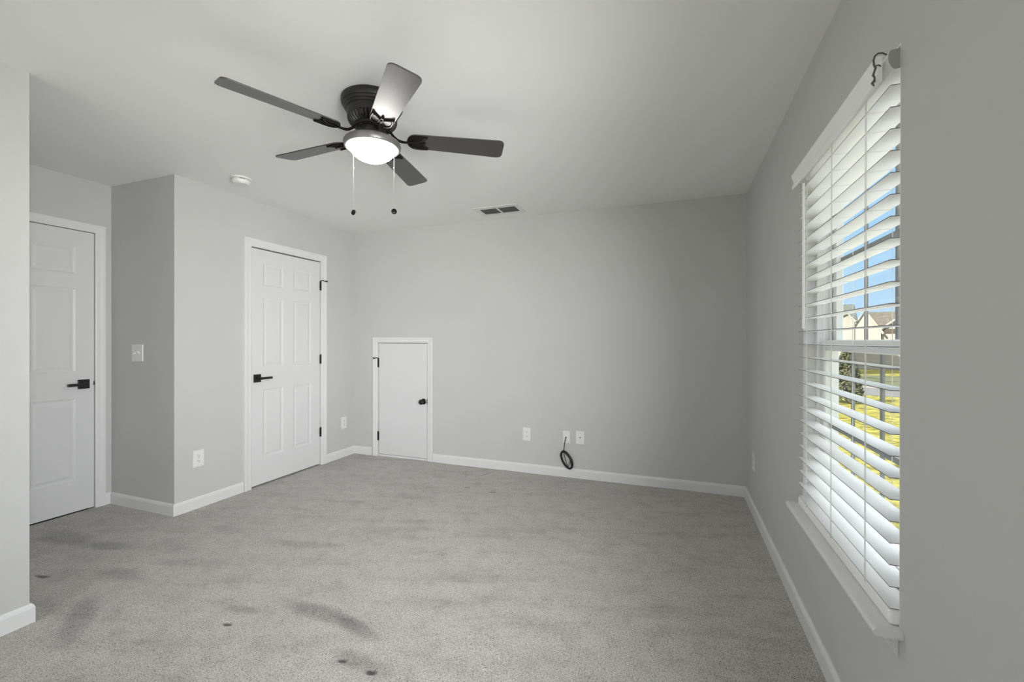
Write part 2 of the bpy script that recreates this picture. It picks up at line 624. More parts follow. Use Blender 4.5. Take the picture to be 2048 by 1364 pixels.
baseboard('baseboard_left', [(XD, 2.036), (XD, YA), (XL, YA), (XL, 2.606)], -1, 'white baseboard wrapping the nook corner left of the closet door')
baseboard('baseboard_corner', [(XL, 3.526), (XL, YB), (-3.100, YB)], -1, 'white baseboard in the far left corner between the two doors')
baseboard('baseboard_back', [(-2.340, YB), (XR, YB)], -1, 'white baseboard along the far wall')
baseboard('baseboard_right', [(XR, YB - 0.014), (XR, YREAR)], -1, 'white baseboard along the window wall')
baseboard('baseboard_near', [(XN, YREAR), (XN, YN), (XD + 0.02, YN)], -1, 'white baseboard on the near wall end at left')

# ------------------------------------------------------------------ doors
CAS = [(0.0, 0.0), (0.0, 0.011), (0.006, 0.014), (0.030, 0.015), (0.048, 0.019), (0.064, 0.019), (0.066, 0.016), (0.066, 0.0)]


def panel_slab(mb, a0, a1, z0, z1, rects, fn, thick):
    """moulded slab face; fn(a, depth, z), depth positive into the room"""
    As = sorted({a0, a1} | {r_[0] for r_ in rects} | {r_[1] for r_ in rects})
    Zs = sorted({z0, z1} | {r_[2] for r_ in rects} | {r_[3] for r_ in rects})
    for i in range(len(As) - 1):
        for j in range(len(Zs) - 1):
            ca, cz = (As[i] + As[i + 1]) / 2, (Zs[j] + Zs[j + 1]) / 2
            if any(r_[0] < ca < r_[1] and r_[2] < cz < r_[3] for r_ in rects):
                continue
            p, q, s, t = As[i], As[i + 1], Zs[j], Zs[j + 1]
            mb.quad(fn(p, 0, s), fn(q, 0, s), fn(q, 0, t), fn(p, 0, t))
    steps = [(0.0, 0.0), (0.004, -0.002), (0.012, -0.005), (0.018, -0.0053), (0.024, -0.0045), (0.035, -0.0018), (0.038, -0.0015)]
    for r_ in rects:
        loops = []
        for ins, dep in steps:
            a, b_, c_, d_ = r_[0] + ins, r_[1] - ins, r_[2] + ins, r_[3] - ins
            loops.append([fn(a, dep, c_), fn(b_, dep, c_), fn(b_, dep, d_), fn(a, dep, d_)])
        mb.rings(loops, cap0=False, cap1=True)
    # edges and rear
    for (p, s, q, t) in ((a0, z0, a1, z0), (a1, z0, a1, z1), (a1, z1, a0, z1), (a0, z1, a0, z0)):
        mb.quad(fn(p, 0, s), fn(q, 0, t), fn(q, -thick, t), fn(p, -thick, s))
    mb.quad(fn(a0, -thick, z0), fn(a1, -thick, z0), fn(a1, -thick, z1), fn(a0, -thick, z1))


def lever_handle(parent, fn, a, z, direction, length):
    """square rose and flat lever; fn(a, depth, z)"""
    def bx(mb, a0, a1, d0, d1, z0, z1):
        P = [fn(x, y, zz) for zz in (z0, z1) for y in (d0, d1) for x in (a0, a1)]
        mb.add(P, [(0, 2, 3, 1), (4, 5, 7, 6), (0, 1, 5, 4), (2, 6, 7, 3), (0, 4, 6, 2), (1, 3, 7, 5)])
    r_ = MB()
    bx(r_, a - 0.034, a + 0.034, 0.0, 0.009, z - 0.034, z + 0.034)
    rose = r_.build('handle_rose', M_BLACK, parent, bevel=0.002)
    n_ = MB()
    bx(n_, a - 0.012, a + 0.012, 0.009, 0.052, z - 0.012, z + 0.012)
    n_.build('handle_neck', M_BLACK, rose, bevel=0.002)
    lv = MB()
    e0, e1 = sorted((a - direction * 0.012, a + direction * length))
    bx(lv, e0, e1, 0.040, 0.054, z - 0.010, z + 0.010)
    lv.build('lever', M_BLACK, rose, bevel=0.003)
    return rose


def hinge(parent, fn, a, z0, z1, name='hinge'):
    mb = MB()
    c0 = Vector(fn(a, 0.006, z0))
    mb.lathe([(0.0062, 0), (0.0062, (z1 - z0))], c0, 12)
    for k in (1, 2, 3, 4):
        zz = (z1 - z0) * k / 5
        mb.lathe([(0.0066, zz - 0.0008), (0.0066, zz + 0.0008)], c0, 12)
    mb.lathe([(0.003, z1 - z0), (0.0055, z1 - z0 + 0.003), (0.002, z1 - z0 + 0.006)], c0, 12)
    P = [fn(x, y, zz) for zz in (z0, z1) for y in (0.0, 0.0025) for x in (a - 0.012, a + 0.012)]
    mb.add(P, [(0, 2, 3, 1), (4, 5, 7, 6), (0, 1, 5, 4), (2, 6, 7, 3), (0, 4, 6, 2), (1, 3, 7, 5)])
    return mb.build(name, M_BLACK, parent, smooth=True)


def pin_stop(parent, fn, a, z, s, reach=0.05):
    mb = MB()
    mb.tube([fn(a, 0.006, z), fn(a + s * 0.006, 0.014, z + 0.003), fn(a + s * 0.018, 0.024, z + 0.002), fn(a + s * reach * 0.62, 0.028, z - 0.004)], 0.0042, 8)
    mb.tube([fn(a + s * reach * 0.55, 0.029, z - 0.004), fn(a + s * reach * 0.80, 0.027, z)], 0.0064, 8)
    mb.tube([fn(a + s * reach * 0.80, 0.027, z), fn(a + s * reach, 0.024, z - 0.001)], 0.0080, 10)
    mb.lathe([(0.009, -0.002), (0.009, 0.002)], Vector(fn(a, 0.006, z)), 12)
    return mb.build('hinge_pin_stop', M_BLACK, parent, smooth=True)


# door_2: the closet door
fn2 = lambda a, d, z: (XL + d, a, z)
d2 = thing('door_2', (XL, (D2[0] + D2[1]) / 2, 0), 'white six panel closet door with black lever handle and three black hinges', 'door', kind='structure')
mb = MB()
y0, y1 = D2[0] + 0.007, D2[1] - 0.004
cols = [(2.798, 3.006), (3.121, 3.329)]
rows = [(0.240, 0.832), (1.022, 1.624), (1.729, 1.925)]
panel_slab(mb, y0, y1, 0.014, D2[2] - 0.009, [(c0, c1, r0, r1) for c0, c1 in cols for r0, r1 in rows], lambda a, d, z: (XL + d - 0.002, a, z), 0.036)
mb.build('door_slab', M_DOOR, d2)
MB().sweep([(D2[0] - 0.002, 0.0), (D2[0] - 0.002, D2[2] + 0.002), (D2[1] + 0.006, D2[2] + 0.002), (D2[1] + 0.006, 0.0)], CAS,
           lambda a, b_, d: (XL + d, a, b_), 1).build('door_casing', M_TRIM, d2)
lever_handle(d2, fn2, 2.738, 0.930, 1, 0.112)
for z0, z1 in ((1.759, 1.849), (1.021, 1.111), (0.287, 0.377)):
    hinge(d2, fn2, 3.452, z0, z1)
pin_stop(d2, fn2, 3.452, 1.856, 1, 0.066)

# door_1: the entry door
fn1 = lambda a, d, z: (XD + d, a, z)
d1 = thing('door_1', (XD, (D1[0] + D1[1]) / 2, 0), 'white six panel entry door at far left, partly hidden by the near wall', 'door', kind='structure')
mb = MB()
y0, y1 = D1[0] + 0.004, D1[1] - 0.003
cols = [(1.269, 1.514), (1.621, 1.866)]
rows = [(0.238, 0.833), (1.024, 1.630), (1.736, 1.936)]
panel_slab(mb, y0, y1, 0.010, D1[2] - 0.004, [(c0, c1, r0, r1) for c0, c1 in cols for r0, r1 in rows], lambda a, d, z: (XD + d - 0.002, a, z), 0.036)
mb.build('door_slab', M_DOOR, d1)
MB().sweep([(D1[0] - 0.003, 0.0), (D1[0] - 0.003, D1[2] + 0.001), (D1[1] + 0.001, D1[2] + 0.001), (D1[1] + 0.001, 0.0)],
           [(o_ * 0.92, d_) for o_, d_ in CAS], lambda a, b_, d: (XD + d, a, b_), 1).build('door_casing', M_TRIM, d1)
lever_handle(d1, fn1, 1.909, 0.932, -1, 0.110)
MB().box(XD - 0.003, XD + 0.0025, 1.969, 1.9745, 0.920, 0.948).build('latch_plate', M_BLACK, d1)

# door_3: the low attic access door
fn3 = lambda a, d, z: (a, YB - d, z)
d3 = thing('door_3', ((A3[0] + A3[1]) / 2, YB, 0), 'small plain white attic access door with a round black knob', 'door', kind='structure')
mb = MB()
mb.box(A3[0] + 0.003, A3[1] - 0.004, YB + 0.002, YB + 0.036, 0.024, A3[2] - 0.004)
mb.build('door_slab', M_DOOR, d3, bevel=0.0015)
MB().sweep([(A3[0] - 0.008, 0.0), (A3[0] - 0.008, A3[2] + 0.002), (A3[1] + 0.002, A3[2] + 0.002), (A3[1] + 0.002, 0.0)],
           [(o_ * 0.88, d_) for o_, d_ in CAS], lambda a, b_, d: (a, YB - d, b_), 1).build('door_casing', M_TRIM, d3)
MB().box(A3[0], A3[1], YB + 0.004, YB + 0.09, -0.01, 0.020).build('threshold', M_TRIM, d3)
kn = MB()
mk = Matrix.Rotation(R(90), 4, 'X')
kc = (-2.454, YB + 0.002, 0.618)
kn.lathe([(0.031, 0.0), (0.031, 0.003), (0.026, 0.008), (0.013, 0.010), (0.011, 0.024), (0.018, 0.030), (0.026, 0.040),
          (0.0275, 0.050), (0.024, 0.059), (0.014, 0.065), (0.004, 0.066)], kc, 28, mat=mk)
kn.build('door_knob', plain('polished_black', (0.010, 0.009, 0.009), 0.18), d3, smooth=True)
for z0, z1 in ((0.965, 1.062), (0.170, 0.265)):
    hinge(d3, fn3, A3[0] - 0.004, z0, z1)
pin_stop(d3, fn3, A3[0] - 0.004, 1.064, -1, 0.045)
MB().box(A3[1] - 0.003, A3[1] + 0.004, YB - 0.0122, YB + 0.01, 0.592, 0.648).build('strike_plate', M_BLACK, d3)

# ------------------------------------------------------------------ window
win = thing('window_1', (XR + 0.10, (WY0 + WY1) / 2, WZ0), 'white single hung window with a grid in its sashes on the right wall', 'window', kind='structure')
XO = XR + TWR
UX, LX = 0.652, 0.613            # upper and lower sash planes
ZM = 1.235                       # meeting rail
fr = MB()
fr.box(0.585, XO, WY0, WY0 + 0.035, WZ0, WZ1)
fr.box(0.585, XO, WY1 - 0.035, WY1, WZ0, WZ1)
fr.box(0.585, XO, WY0 + 0.035, WY1 - 0.035, WZ1 - 0.035, WZ1)
fr.box(0.585, XO, WY0 + 0.035, WY1 - 0.035, WZ0 + 0.02, WZ0 + 0.045)
fr.box(0.628, 0.634, WY0 + 0.035, WY0 + 0.050, WZ0 + 0.04, WZ1 - 0.035)
fr.box(0.628, 0.634, WY1 - 0.050, WY1 - 0.035, WZ0 + 0.04, WZ1 - 0.035)
fr.build('window_frame', M_VINYL, win, bevel=0.002)
jl = MB()
jl.box(XR + 0.0005, 0.585, WY1 - 0.005, WY1, WZ0 + 0.02, WZ1)
jl.box(XR + 0.0005, 0.585, WY0, WY0 + 0.005, WZ0 + 0.02, WZ1)
jl.box(XR + 0.0005, 0.585, WY0 + 0.005, WY1 - 0.005, WZ1 - 0.005, WZ1)
jl.build('jamb_liner', M_VINYL, win)


def sash(name, xc, z0, z1, stile, top, bot):
    a0, a1 = WY0 + 0.037, WY1 - 0.037
    s = MB()
    s.box(xc - 0.013, xc + 0.013, a0, a0 + stile, z0, z1)
    s.box(xc - 0.013, xc + 0.013, a1 - stile, a1, z0, z1)
    s.box(xc - 0.013, xc + 0.013, a0 + stile, a1 - stile, z1 - top, z1)
    s.box(xc - 0.013, xc + 0.013, a0 + stile, a1 - stile, z0, z0 + bot)
    so = s.build(name, M_VINYL, win, bevel=0.003)
    g0, g1, h0, h1 = a0 + stile, a1 - stile, z0 + bot, z1 - top
    MB().box(xc - 0.003, xc + 0.003, g0 - 0.004, g1 + 0.004, h0 - 0.004, h1 + 0.004).build('window_pane', M_GLASS, so)
    return so, (g0, g1, h0, h1)


su, gu = sash('upper_sash', UX, ZM - 0.010, WZ1 - 0.036, 0.052, 0.045, 0.036)
sl, gl_ = sash('lower_sash', LX, WZ0 + 0.046, ZM + 0.024, 0.052, 0.044, 0.060)
for so, xc, g, nrow in ((su, UX, gu, (1.597,)), (sl, LX, gl_, (0.90,))):
    mu = MB()
    for yy in (1.714, 1.957):
        mu.box(xc + 0.004, xc + 0.011, yy - 0.009, yy + 0.009, g[2], g[3])
    for zz in nrow:
        for p, q in ((g[0], 1.705), (1.723, 1.948), (1.966, g[1])):
            mu.box(xc + 0.004, xc + 0.011, p, q, zz - 0.009, zz + 0.009)
    mu.build('grid_bars', M_MUNTIN, so)
# stool and apron
st = MB()
nose = [(0.478 + 0.010, 0.522), (0.482, 0.520), (0.4785, 0.515), (0.478, 0.511), (0.4795, 0.506), (0.484, 0.503)]
prof_in = nose + [(XR + 0.05, 0.503), (XR + 0.05, 0.522)]
ya, yb = WY0 + 0.0005, WY1 - 0.0005
st.rings([[(x, ya, z) for x, z in prof_in], [(x, yb, z) for x, z in prof_in]])
prof_horn = nose + [(XR - 0.0005, 0.503), (XR - 0.0005, 0.522)]
st.rings([[(x, 1.370, z) for x, z in prof_horn], [(x, ya, z) for x, z in prof_horn]])
st.rings([[(x, yb, z) for x, z in prof_horn], [(x, 2.318, z) for x, z in prof_horn]])
st.build('window_sill', M_TRIM, win)
ap = MB()
app = [(XR - 0.0005, 0.503), (XR - 0.018, 0.503), (XR - 0.018, 0.490), (XR - 0.013, 0.472), (XR - 0.008, 0.452), (XR - 0.004, 0.445), (XR - 0.0005, 0.445)]
ap.rings([[(x, 1.398, z) for x, z in app], [(x, 2.290, z) for x, z in app]])
ap.build('window_apron', M_TRIM, win)

# window added for fill light, beside the camera and out of its frame
w2 = thing('added_window_2', (XR + 0.10, (RY0 + RY1) / 2, RZ0), 'white framed window added out of view on the right wall for fill light', 'window', kind='structure')
f2 = MB()
for (a, b_, c_, d_) in ((RY0, RY0 + 0.04, RZ0, RZ1), (RY1 - 0.04, RY1, RZ0, RZ1), (RY0 + 0.04, RY1 - 0.04, RZ0, RZ0 + 0.04), (RY0 + 0.04, RY1 - 0.04, RZ1 - 0.04, RZ1)):
    f2.box(0.625, 0.662, a, b_, c_, d_)
f2.build('window_frame', M_VINYL, w2)
MB().box(0.642, 0.646, RY0 + 0.04, RY1 - 0.04, RZ0 + 0.04, RZ1 - 0.04).build('window_pane', M_GLASS, w2)

w3 = thing('added_window_3', ((BX0 + BX1) / 2, YREAR - 0.1, RZ0), 'white framed window added in the wall behind the camera for fill light', 'window', kind='structure')  # made-up window holding a fill light
f3 = MB()
for (a, b_, c_, d_) in ((BX0, BX0 + 0.04, RZ0, RZ1), (BX1 - 0.04, BX1, RZ0, RZ1), (BX0 + 0.04, BX1 - 0.04, RZ0, RZ0 + 0.04), (BX0 + 0.04, BX1 - 0.04, RZ1 - 0.04, RZ1)):
    f3.box(a, b_, YREAR - 0.15, YREAR - 0.11, c_, d_)
f3.build('window_frame', M_VINYL, w3)
MB().box(BX0 + 0.04, BX1 - 0.04, YREAR - 0.132, YREAR - 0.128, RZ0 + 0.04, RZ1 - 0.04).build('window_pane', M_GLASS, w3)

# ------------------------------------------------------------------ blind
blind = thing('window_blind', (0.55, (WY0 + WY1) / 2, 0.53), 'white wide slat blind lowered with open slats over the right wall window', 'blind')
BY0, BY1 = WY0 + 0.006, WY1 - 0.006
SX0, SX1 = 0.5215, 0.5815
hr = [(0.521, 2.006), (0.518, 2.000), (0.5175, 1.988), (0.5195, 1.976), (0.524, 1.966), (0.530, 1.959), (0.575, 1.959), (0.575, 2.008), (0.525, 2.008)]
hro = MB().rings([[(x, BY0 + 0.003, z) for x, z in hr], [(x, BY1 - 0.003, z) for x, z in hr]]).build('headrail', M_BLIND, blind, smooth=True, angle=30)
MB().rings([[(x, BY0, z) for x, z in hr], [(x, BY0 + 0.003, z) for x, z in hr]]).build('end_cap', plain('grey_cap_plastic', (0.36, 0.36, 0.35), 0.5), hro)
slat_mb = MB()
slat_mb.box(SX0, SX1, BY0, BY1, -0.0011, 0.0011)
Z_TOP, PITCH_Z = 1.9165, 0.0563
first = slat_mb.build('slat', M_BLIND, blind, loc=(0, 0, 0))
first.data.materials.append(plain('slat_edge_shade', (0.20, 0.195, 0.19), 0.6))  # shade on the slat edges painted in as a darker grey
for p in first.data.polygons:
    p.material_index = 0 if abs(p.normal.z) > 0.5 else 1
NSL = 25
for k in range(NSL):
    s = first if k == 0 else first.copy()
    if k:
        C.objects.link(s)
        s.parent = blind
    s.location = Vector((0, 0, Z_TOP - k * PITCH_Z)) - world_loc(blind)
MB().box(0.521, 0.581, BY0, BY1, 0.5225, 0.5635).build('bottom_rail', M_BLIND, blind, bevel=0.007)
vp = [(0.492, 1.934), (0.4935, 1.931), (0.502, 1.931), (0.505, 1.934), (0.505, 1.998), (0.491, 1.998), (0.489, 1.994), (0.489, 1.985),
      (0.494, 1.975), (0.4965, 1.965), (0.4965, 1.956), (0.493, 1.949), (0.491, 1.942)]
MB().rings([[(x, 1.400, z) for x, z in vp], [(x, 2.268, z) for x, z in vp]]).build('valance', M_BLIND, blind, smooth=True, angle=50)
for yy in (1.46, 1.8435, 2.22):
    MB().box(0.505, 0.522, yy - 0.01, yy + 0.01, 1.970, 1.990).build('valance_bracket', M_BLIND, blind)
for yy in (1.548, 1.8435, 2.152):
    cd = MB()
    for xx, dy in ((SX0 - 0.0015, -0.004), (SX0 - 0.0015, 0.004), (SX1 + 0.0015, 0.0)):
        cd.tube([(xx, yy + dy, 1.962), (xx, yy + dy, 0.556)], 0.0009, 6)
    for k in range(NSL):
        zz = Z_TOP - k * PITCH_Z - 0.0026
        cd.tube([(SX0 - 0.001, yy, zz), (SX1 + 0.001, yy, zz)], 0.0006, 4)
    cd.build('ladder_cord', M_CORD, blind)
wand = MB()
wand.tube([(0.505, 2.138, 1.915), (0.505, 2.138, 1.316)], 0.0052, 8)
wand.tube([(0.505, 2.138, 1.318), (0.505, 2.138, 1.308)], 0.0052, 6)
wd = wand.build('tilt_wand', M_BLIND, blind, smooth=True)
hk = MB()
hk.tube([(0.522, 2.138, 1.945), (0.510, 2.138, 1.944), (0.505, 2.138, 1.936), (0.506, 2.138, 1.926), (0.508, 2.138, 1.920)], 0.0018, 6)
hk.box(0.510, 0.523, 2.130, 2.146, 1.925, 1.955)
hk.build('wand_hook', M_PLATE, wd)
# twisted cord tail hanging over the near end of the valance
cl = MB()
pts = [(0.516, 1.404, 2.000), (0.506, 1.402, 2.006), (0.496, 1.400, 2.006), (0.489, 1.399, 2.000), (0.486, 1.399, 1.990),
       (0.4865, 1.399, 1.978), (0.490, 1.398, 1.968), (0.487, 1.398, 1.958), (0.485, 1.398, 1.950), (0.488, 1.398, 1.943), (0.487, 1.398, 1.932)]
cl.tube(pts, [0.0018, 0.002, 0.0022, 0.0022, 0.0022, 0.0024, 0.0028, 0.0024, 0.003, 0.0022, 0.0032], 8)
cl.tube([(0.488, 1.398, 1.972), (0.496, 1.398, 1.975), (0.502, 1.398, 1.970)], 0.0016, 6)
cl.tube([(0.487, 1.398, 1.936), (0.483, 1.398, 1.930), (0.487, 1.398, 1.921)], [0.0026, 0.0034, 0.0014], 8)
cl.build('valance_clip', plain('grey_clip', (0.10, 0.10, 0.095), 0.5), blind, smooth=True)

# ------------------------------------------------------------------ ceiling fan
FX, FY = -1.401, 1.783
fan = thing('ceiling_fan', (FX, FY, 2.44), 'dark bronze five blade ceiling fan with a lit frosted bowl light and two pull chains', 'ceiling fan')
can = MB()
can.lathe([(0.140, 2.440), (0.146, 2.434), (0.147, 2.424), (0.146, 2.412), (0.142, 2.404), (0.138, 2.401), (0.137, 2.396), (0.134, 2.391),
           (0.131, 2.389), (0.130, 2.384), (0.127, 2.379), (0.123, 2.376), (0.121, 2.368), (0.118, 2.352), (0.117, 2.346)], (FX, FY, 0), 64)
can.build('motor_canopy', M_BRONZE, fan, smooth=True, angle=25)
ring = MB()
seg = 120
prof = [(0.117, 2.347), (0.1185, 2.342), (0.116, 2.333), (0.110, 2.322), (0.100, 2.314), (0.088, 2.310), (0.060, 2.309)]
rs = []
for r_, z in prof:
    row = []
    for j in range(seg):
        a = 2 * math.pi * j / seg
        cut = 0.006 if (j % 3 == 0 and 2.3105 < z < 2.345) else 0.0
        row.append((FX + (r_ - cut) * math.cos(a), FY + (r_ - cut) * math.sin(a), z + (0.004 if cut else 0)))
    rs.append(row)
ring.rings(rs)
ring.build('vented_motor_ring', M_BRONZE, fan)
hub = MB()
hub.lathe([(0.085, 2.312), (0.085, 2.300), (0.078, 2.297), (0.062, 2.296), (0.058, 2.292), (0.056, 2.268)], (FX, FY, 0), 48)
for k in range(10):
    a = k * math.pi / 5 + 0.2
    hub.lathe([(0.005, 2.300), (0.005, 2.294), (0.003, 2.292)], (FX + 0.072 * math.cos(a), FY + 0.072 * math.sin(a), 0), 10)
hub.build('flywheel_hub', M_BRONZE, fan, smooth=True)
fit = MB()
fit.lathe([(0.055, 2.284), (0.056, 2.268), (0.060, 2.262), (0.075, 2.256), (0.100, 2.249), (0.122, 2.241), (0.133, 2.233), (0.137, 2.225),
           (0.1365, 2.214), (0.133, 2.205), (0.127, 2.202), (0.119, 2.203), (0.112, 2.206), (0.1115, 2.224), (0.060, 2.240)], (FX, FY, 0), 72)
fit.build('light_fitter', M_FITTER, fan, smooth=True, angle=30)
bowl = MB()
bp = [(0.110, 2.2200)] + [(0.110 * math.cos(t), 2.2105 - 0.071 * math.sin(t)) for t in [i * math.pi / 2 / 14 for i in range(0, 14)]] + [(0.004, 2.1392)]
bowl.lathe(bp, (FX, FY, 0), 64, cap0=False)
bo = bowl.build('glass_bowl', M_BOWL, fan, smooth=True, angle=80)
# blades: local frame x outward, y along the chord (counter-clockwise), z up
BP = R(-11.9)


def make_blade():
    mb_ = MB()
    out = []
    r0, r1, w0, w1 = 0.168, 0.652, 0.052, 0.066
    rc = 0.028
    for i in range(13):                     # rounded root
        t = math.pi / 2 + math.pi * i / 12
        out.append((r0 + 0.045 + 0.045 * math.cos(t), w0 * math.sin(t)))
    for i in range(7):                      # outer corner, -y side
        t = -math.pi / 2 + (math.pi / 2) * i / 6
        out.append((r1 - rc + rc * math.cos(t), -w1 + rc + rc * math.sin(t)))
    for i in range(7):
        t = (math.pi / 2) * i / 6
        out.append((r1 - rc + rc * math.cos(t), w1 - rc + rc * math.sin(t)))
    rot = Matrix.Rotation(BP, 4, 'X')
    lo = [rot @ Vector((x, y, -0.003)) for x, y in out]
    hi = [rot @ Vector((x, y, 0.003)) for x, y in out]
    mb_.rings([lo, hi])
    return mb_


def make_bracket():
    mb_ = MB()
    rot = Matrix.Rotation(BP, 4, 'X')
    zb = 2.258
    # swooping arm from the hub, local z measured from the blade plane
    arm = [(0.070, 0.040), (0.088, 0.030), (0.104, 0.012), (0.122, -0.002), (0.142, -0.008), (0.160, -0.009), (0.180, -0.008)]
    mb_.tube([(x, 0, z) for x, z in arm], [(0.0075, 0.0062)] * 5 + [(0.009, 0.005)] * 2, 10, flat=(0, 1, 0))
    P = lambda x, y, z=-0.007: rot @ Vector((x, y, z))
    # open scrolled plate under the blade root
    edge = [P(0.172 + 0.040 * (1 - math.cos(t)), 0.047 * math.sin(t)) for t in [math.pi * i / 16 - math.pi / 2 for i in range(17)]]
    edge = []
    for i in range(21):
        t = math.pi / 2 + math.pi * i / 20
        edge.append(P(0.214 + 0.044 * math.cos(t), 0.047 * math.sin(t)))
    e0 = [P(0.262, 0.044), P(0.240, 0.047)] + edge + [P(0.240, -0.047), P(0.262, -0.044)]
    mb_.tube(e0, 0.0045, 8)
    mb_.tube([P(0.172, 0), P(0.195, 0), P(0.218, 0.003), P(0.236, 0.014), P(0.250, 0.030), P(0.262, 0.044)], 0.0042, 8)
    mb_.tube([P(0.195, 0), P(0.218, -0.003), P(0.236, -0.014), P(0.250, -0.030), P(0.262, -0.044)], 0.0042, 8)
    mb_.tube([P(0.182, 0.026), P(0.200, 0.010), P(0.225, 0.008), P(0.250, 0)], 0.0030, 6)
    mb_.tube([P(0.182, -0.026), P(0.200, -0.010), P(0.225, -0.008), P(0.250, 0)], 0.0030, 6)
    for x, y in ((0.262, 0.044), (0.262, -0.044), (0.250, 0.0)):
        mb_.lathe([(0.0075, -0.004), (0.007, 0.001), (0.003, 0.004)], P(x, y, -0.008), 12, mat=Matrix.Rotation(math.pi, 4, 'X'))
    # solid plate between the scrolls, added as painted shade on the blade root
    tt = [math.pi / 2 + math.pi * i / 16 for i in range(17)]
    pl = [P(0.240 + 0.068 * math.cos(t), 0.0455 * math.sin(t), -0.0060) for t in tt]
    pl2 = [P(0.240 + 0.068 * math.cos(t), 0.0455 * math.sin(t), -0.0031) for t in tt]
    mb_.rings([pl, pl2])
    return mb_


blade0 = make_blade().build('fan_blade', M_BLADE, None, smooth=True, angle=30)
brk0 = make_bracket().build('blade_bracket', M_BRACKET, None, smooth=True, angle=40)
brk0.parent = blade0
DROOP = [0.006, -0.021, -0.0085, 0.005, 0.016]
for k in range(5):
    if k == 0:
        b_, br = blade0, brk0
    else:
        b_ = blade0.copy(); C.objects.link(b_)
        br = brk0.copy(); C.objects.link(br); br.parent = b_
    b_.parent = fan
    b_.location = (0, 0, 2.258 - 2.44)
    b_.rotation_euler = (0, -math.atan2(DROOP[k], 0.652), R(-113.49 + 72 * k))

# pull chains hang from the fitter, left and right as seen from the middle of the room
for (off, ztop, zbot) in ((-0.094, 2.222, 1.889), (0.107, 2.222, 1.894)):
    px, py = FX + off * math.cos(YAW), FY + off * math.sin(YAW)
    ch = MB()
    ch.tube([(px, py, ztop), (px, py, zbot + 0.010)], 0.0011, 6)
    for zz in [zbot + 0.012 + 0.008 * i for i in range(int((ztop - zbot - 0.012) / 0.008))]:
        ch.lathe([(0.0004, -0.0016), (0.0016, -0.0008), (0.0016, 0.0008), (0.0004, 0.0016)], (px, py, zz), 6)
    ch.lathe([(0.002, -0.006), (0.003, -0.003), (0.003, 0.003), (0.002, 0.006)], (px, py, ztop - 0.115), 8)
    co = ch.build('pull_chain', M_CHAIN, fan, smooth=True)
    kb = MB()
    axis = Matrix.Rotation(R(90), 4, 'X') if off > 0 else Matrix.Rotation(R(90), 4, 'X') @ Matrix.Rotation(R(45), 4, 'Y')
    if off > 0:
        ax = Matrix.Rotation(YAW, 4, 'Z') @ Matrix.Rotation(R(80), 4, 'X')
    else:
        ax = Matrix.Rotation(YAW - 0.75, 4, 'Z') @ Matrix.Rotation(R(75), 4, 'X')
    kb.lathe([(0.002, -0.005), (0.0108, -0.006), (0.0133, -0.0035), (0.0133, 0.0035), (0.0108, 0.006), (0.007, 0.0042), (0.002, 0.0042)], (px, py, zbot), 24, mat=ax)
    kb.build('pull_knob', M_BRACKET, co, smooth=True)

# ------------------------------------------------------------------ ceiling fittings
sd = thing('smoke_detector', (-2.972, 2.300, 2.44), 'round white smoke detector on the ceiling near the closet door', 'smoke detector')
b1 = MB().lathe([(0.066, 2.440), (0.068, 2.436), (0.067, 2.430), (0.062, 2.428)], (-2.972, 2.300, 0), 40)
b1.build('base_ring', M_PLATE, sd, smooth=True)
b2 = MB().lathe([(0.050, 2.4285), (0.051, 2.423), (0.058, 2.4225), (0.059, 2.414), (0.056, 2.402), (0.048, 2.394), (0.040, 2.3925), (0.010, 2.392)], (-2.972, 2.300, 0), 40)
bd2 = b2.build('detector_body', M_PLATE, sd, smooth=True, angle=30)
for a0 in (-2.45, -0.75, 0.6, 2.2):
    slots = MB()
    for i in range(7):
        a = a0 + i * 0.09
        slots.lathe([(0.0035, -0.0022), (0.0035, 0.0022)], (-2.972 + 0.0505 * math.cos(a), 2.300 + 0.0505 * math.sin(a), 2.4255), 6)
    slots.build('sensor_slot', M_SLOT, bd2)
MB().box(-2.958, -2.944, 2.258, 2.262, 2.3945, 2.3995).build('test_button', M_SLOT, bd2)

vt = thing('air_vent', (-1.49, 3.672, 2.44), 'white rectangular air vent with dark louvres in the ceiling by the far wall', 'air vent')
VX0, VX1, VY0, VY1 = -1.700, -1.282, 3.545, 3.798
GX0, GX1, GY0, GY1 = -1.655, -1.318, 3.598, 3.748
v = MB()
for (a, b_, c_, d_) in ((VX0, VX1, VY0, GY0), (VX0, VX1, GY1, VY1), (VX0, GX0, GY0, GY1), (GX1, VX1, GY0, GY1), (-1.497, -1.480, GY0, GY1)):
    v.box(a, b_, c_, d_, 2.434, 2.4395)
v.build('vent_frame', M_VENT, vt)
MB().box(GX0, GX1, GY0, GY1, 2.4385, 2.4397).build('duct_shade_sheet', M_DARK, vt)  # flat dark sheet standing in for the shade inside the duct
lv = MB()
for sx0, sx1 in ((GX0, -1.498), (-1.479, GX1)):
    for i in range(9):
        yy = GY0 + 0.010 + i * 0.0165
        lv.add([(sx0, yy, 2.4378), (sx1, yy, 2.4378), (sx1, yy + 0.010, 2.4348), (sx0, yy + 0.010, 2.4348),
                (sx0, yy + 0.0008, 2.4384), (sx1, yy + 0.0008, 2.4384), (sx1, yy + 0.0108, 2.4354), (sx0, yy + 0.0108, 2.4354)],
               [(0, 1, 2, 3), (4, 5, 6, 7), (0, 1, 5, 4), (3, 2, 6, 7), (0, 3, 7, 4), (1, 2, 6, 5)])
lv.build('louvres', M_LOUVRE, vt)


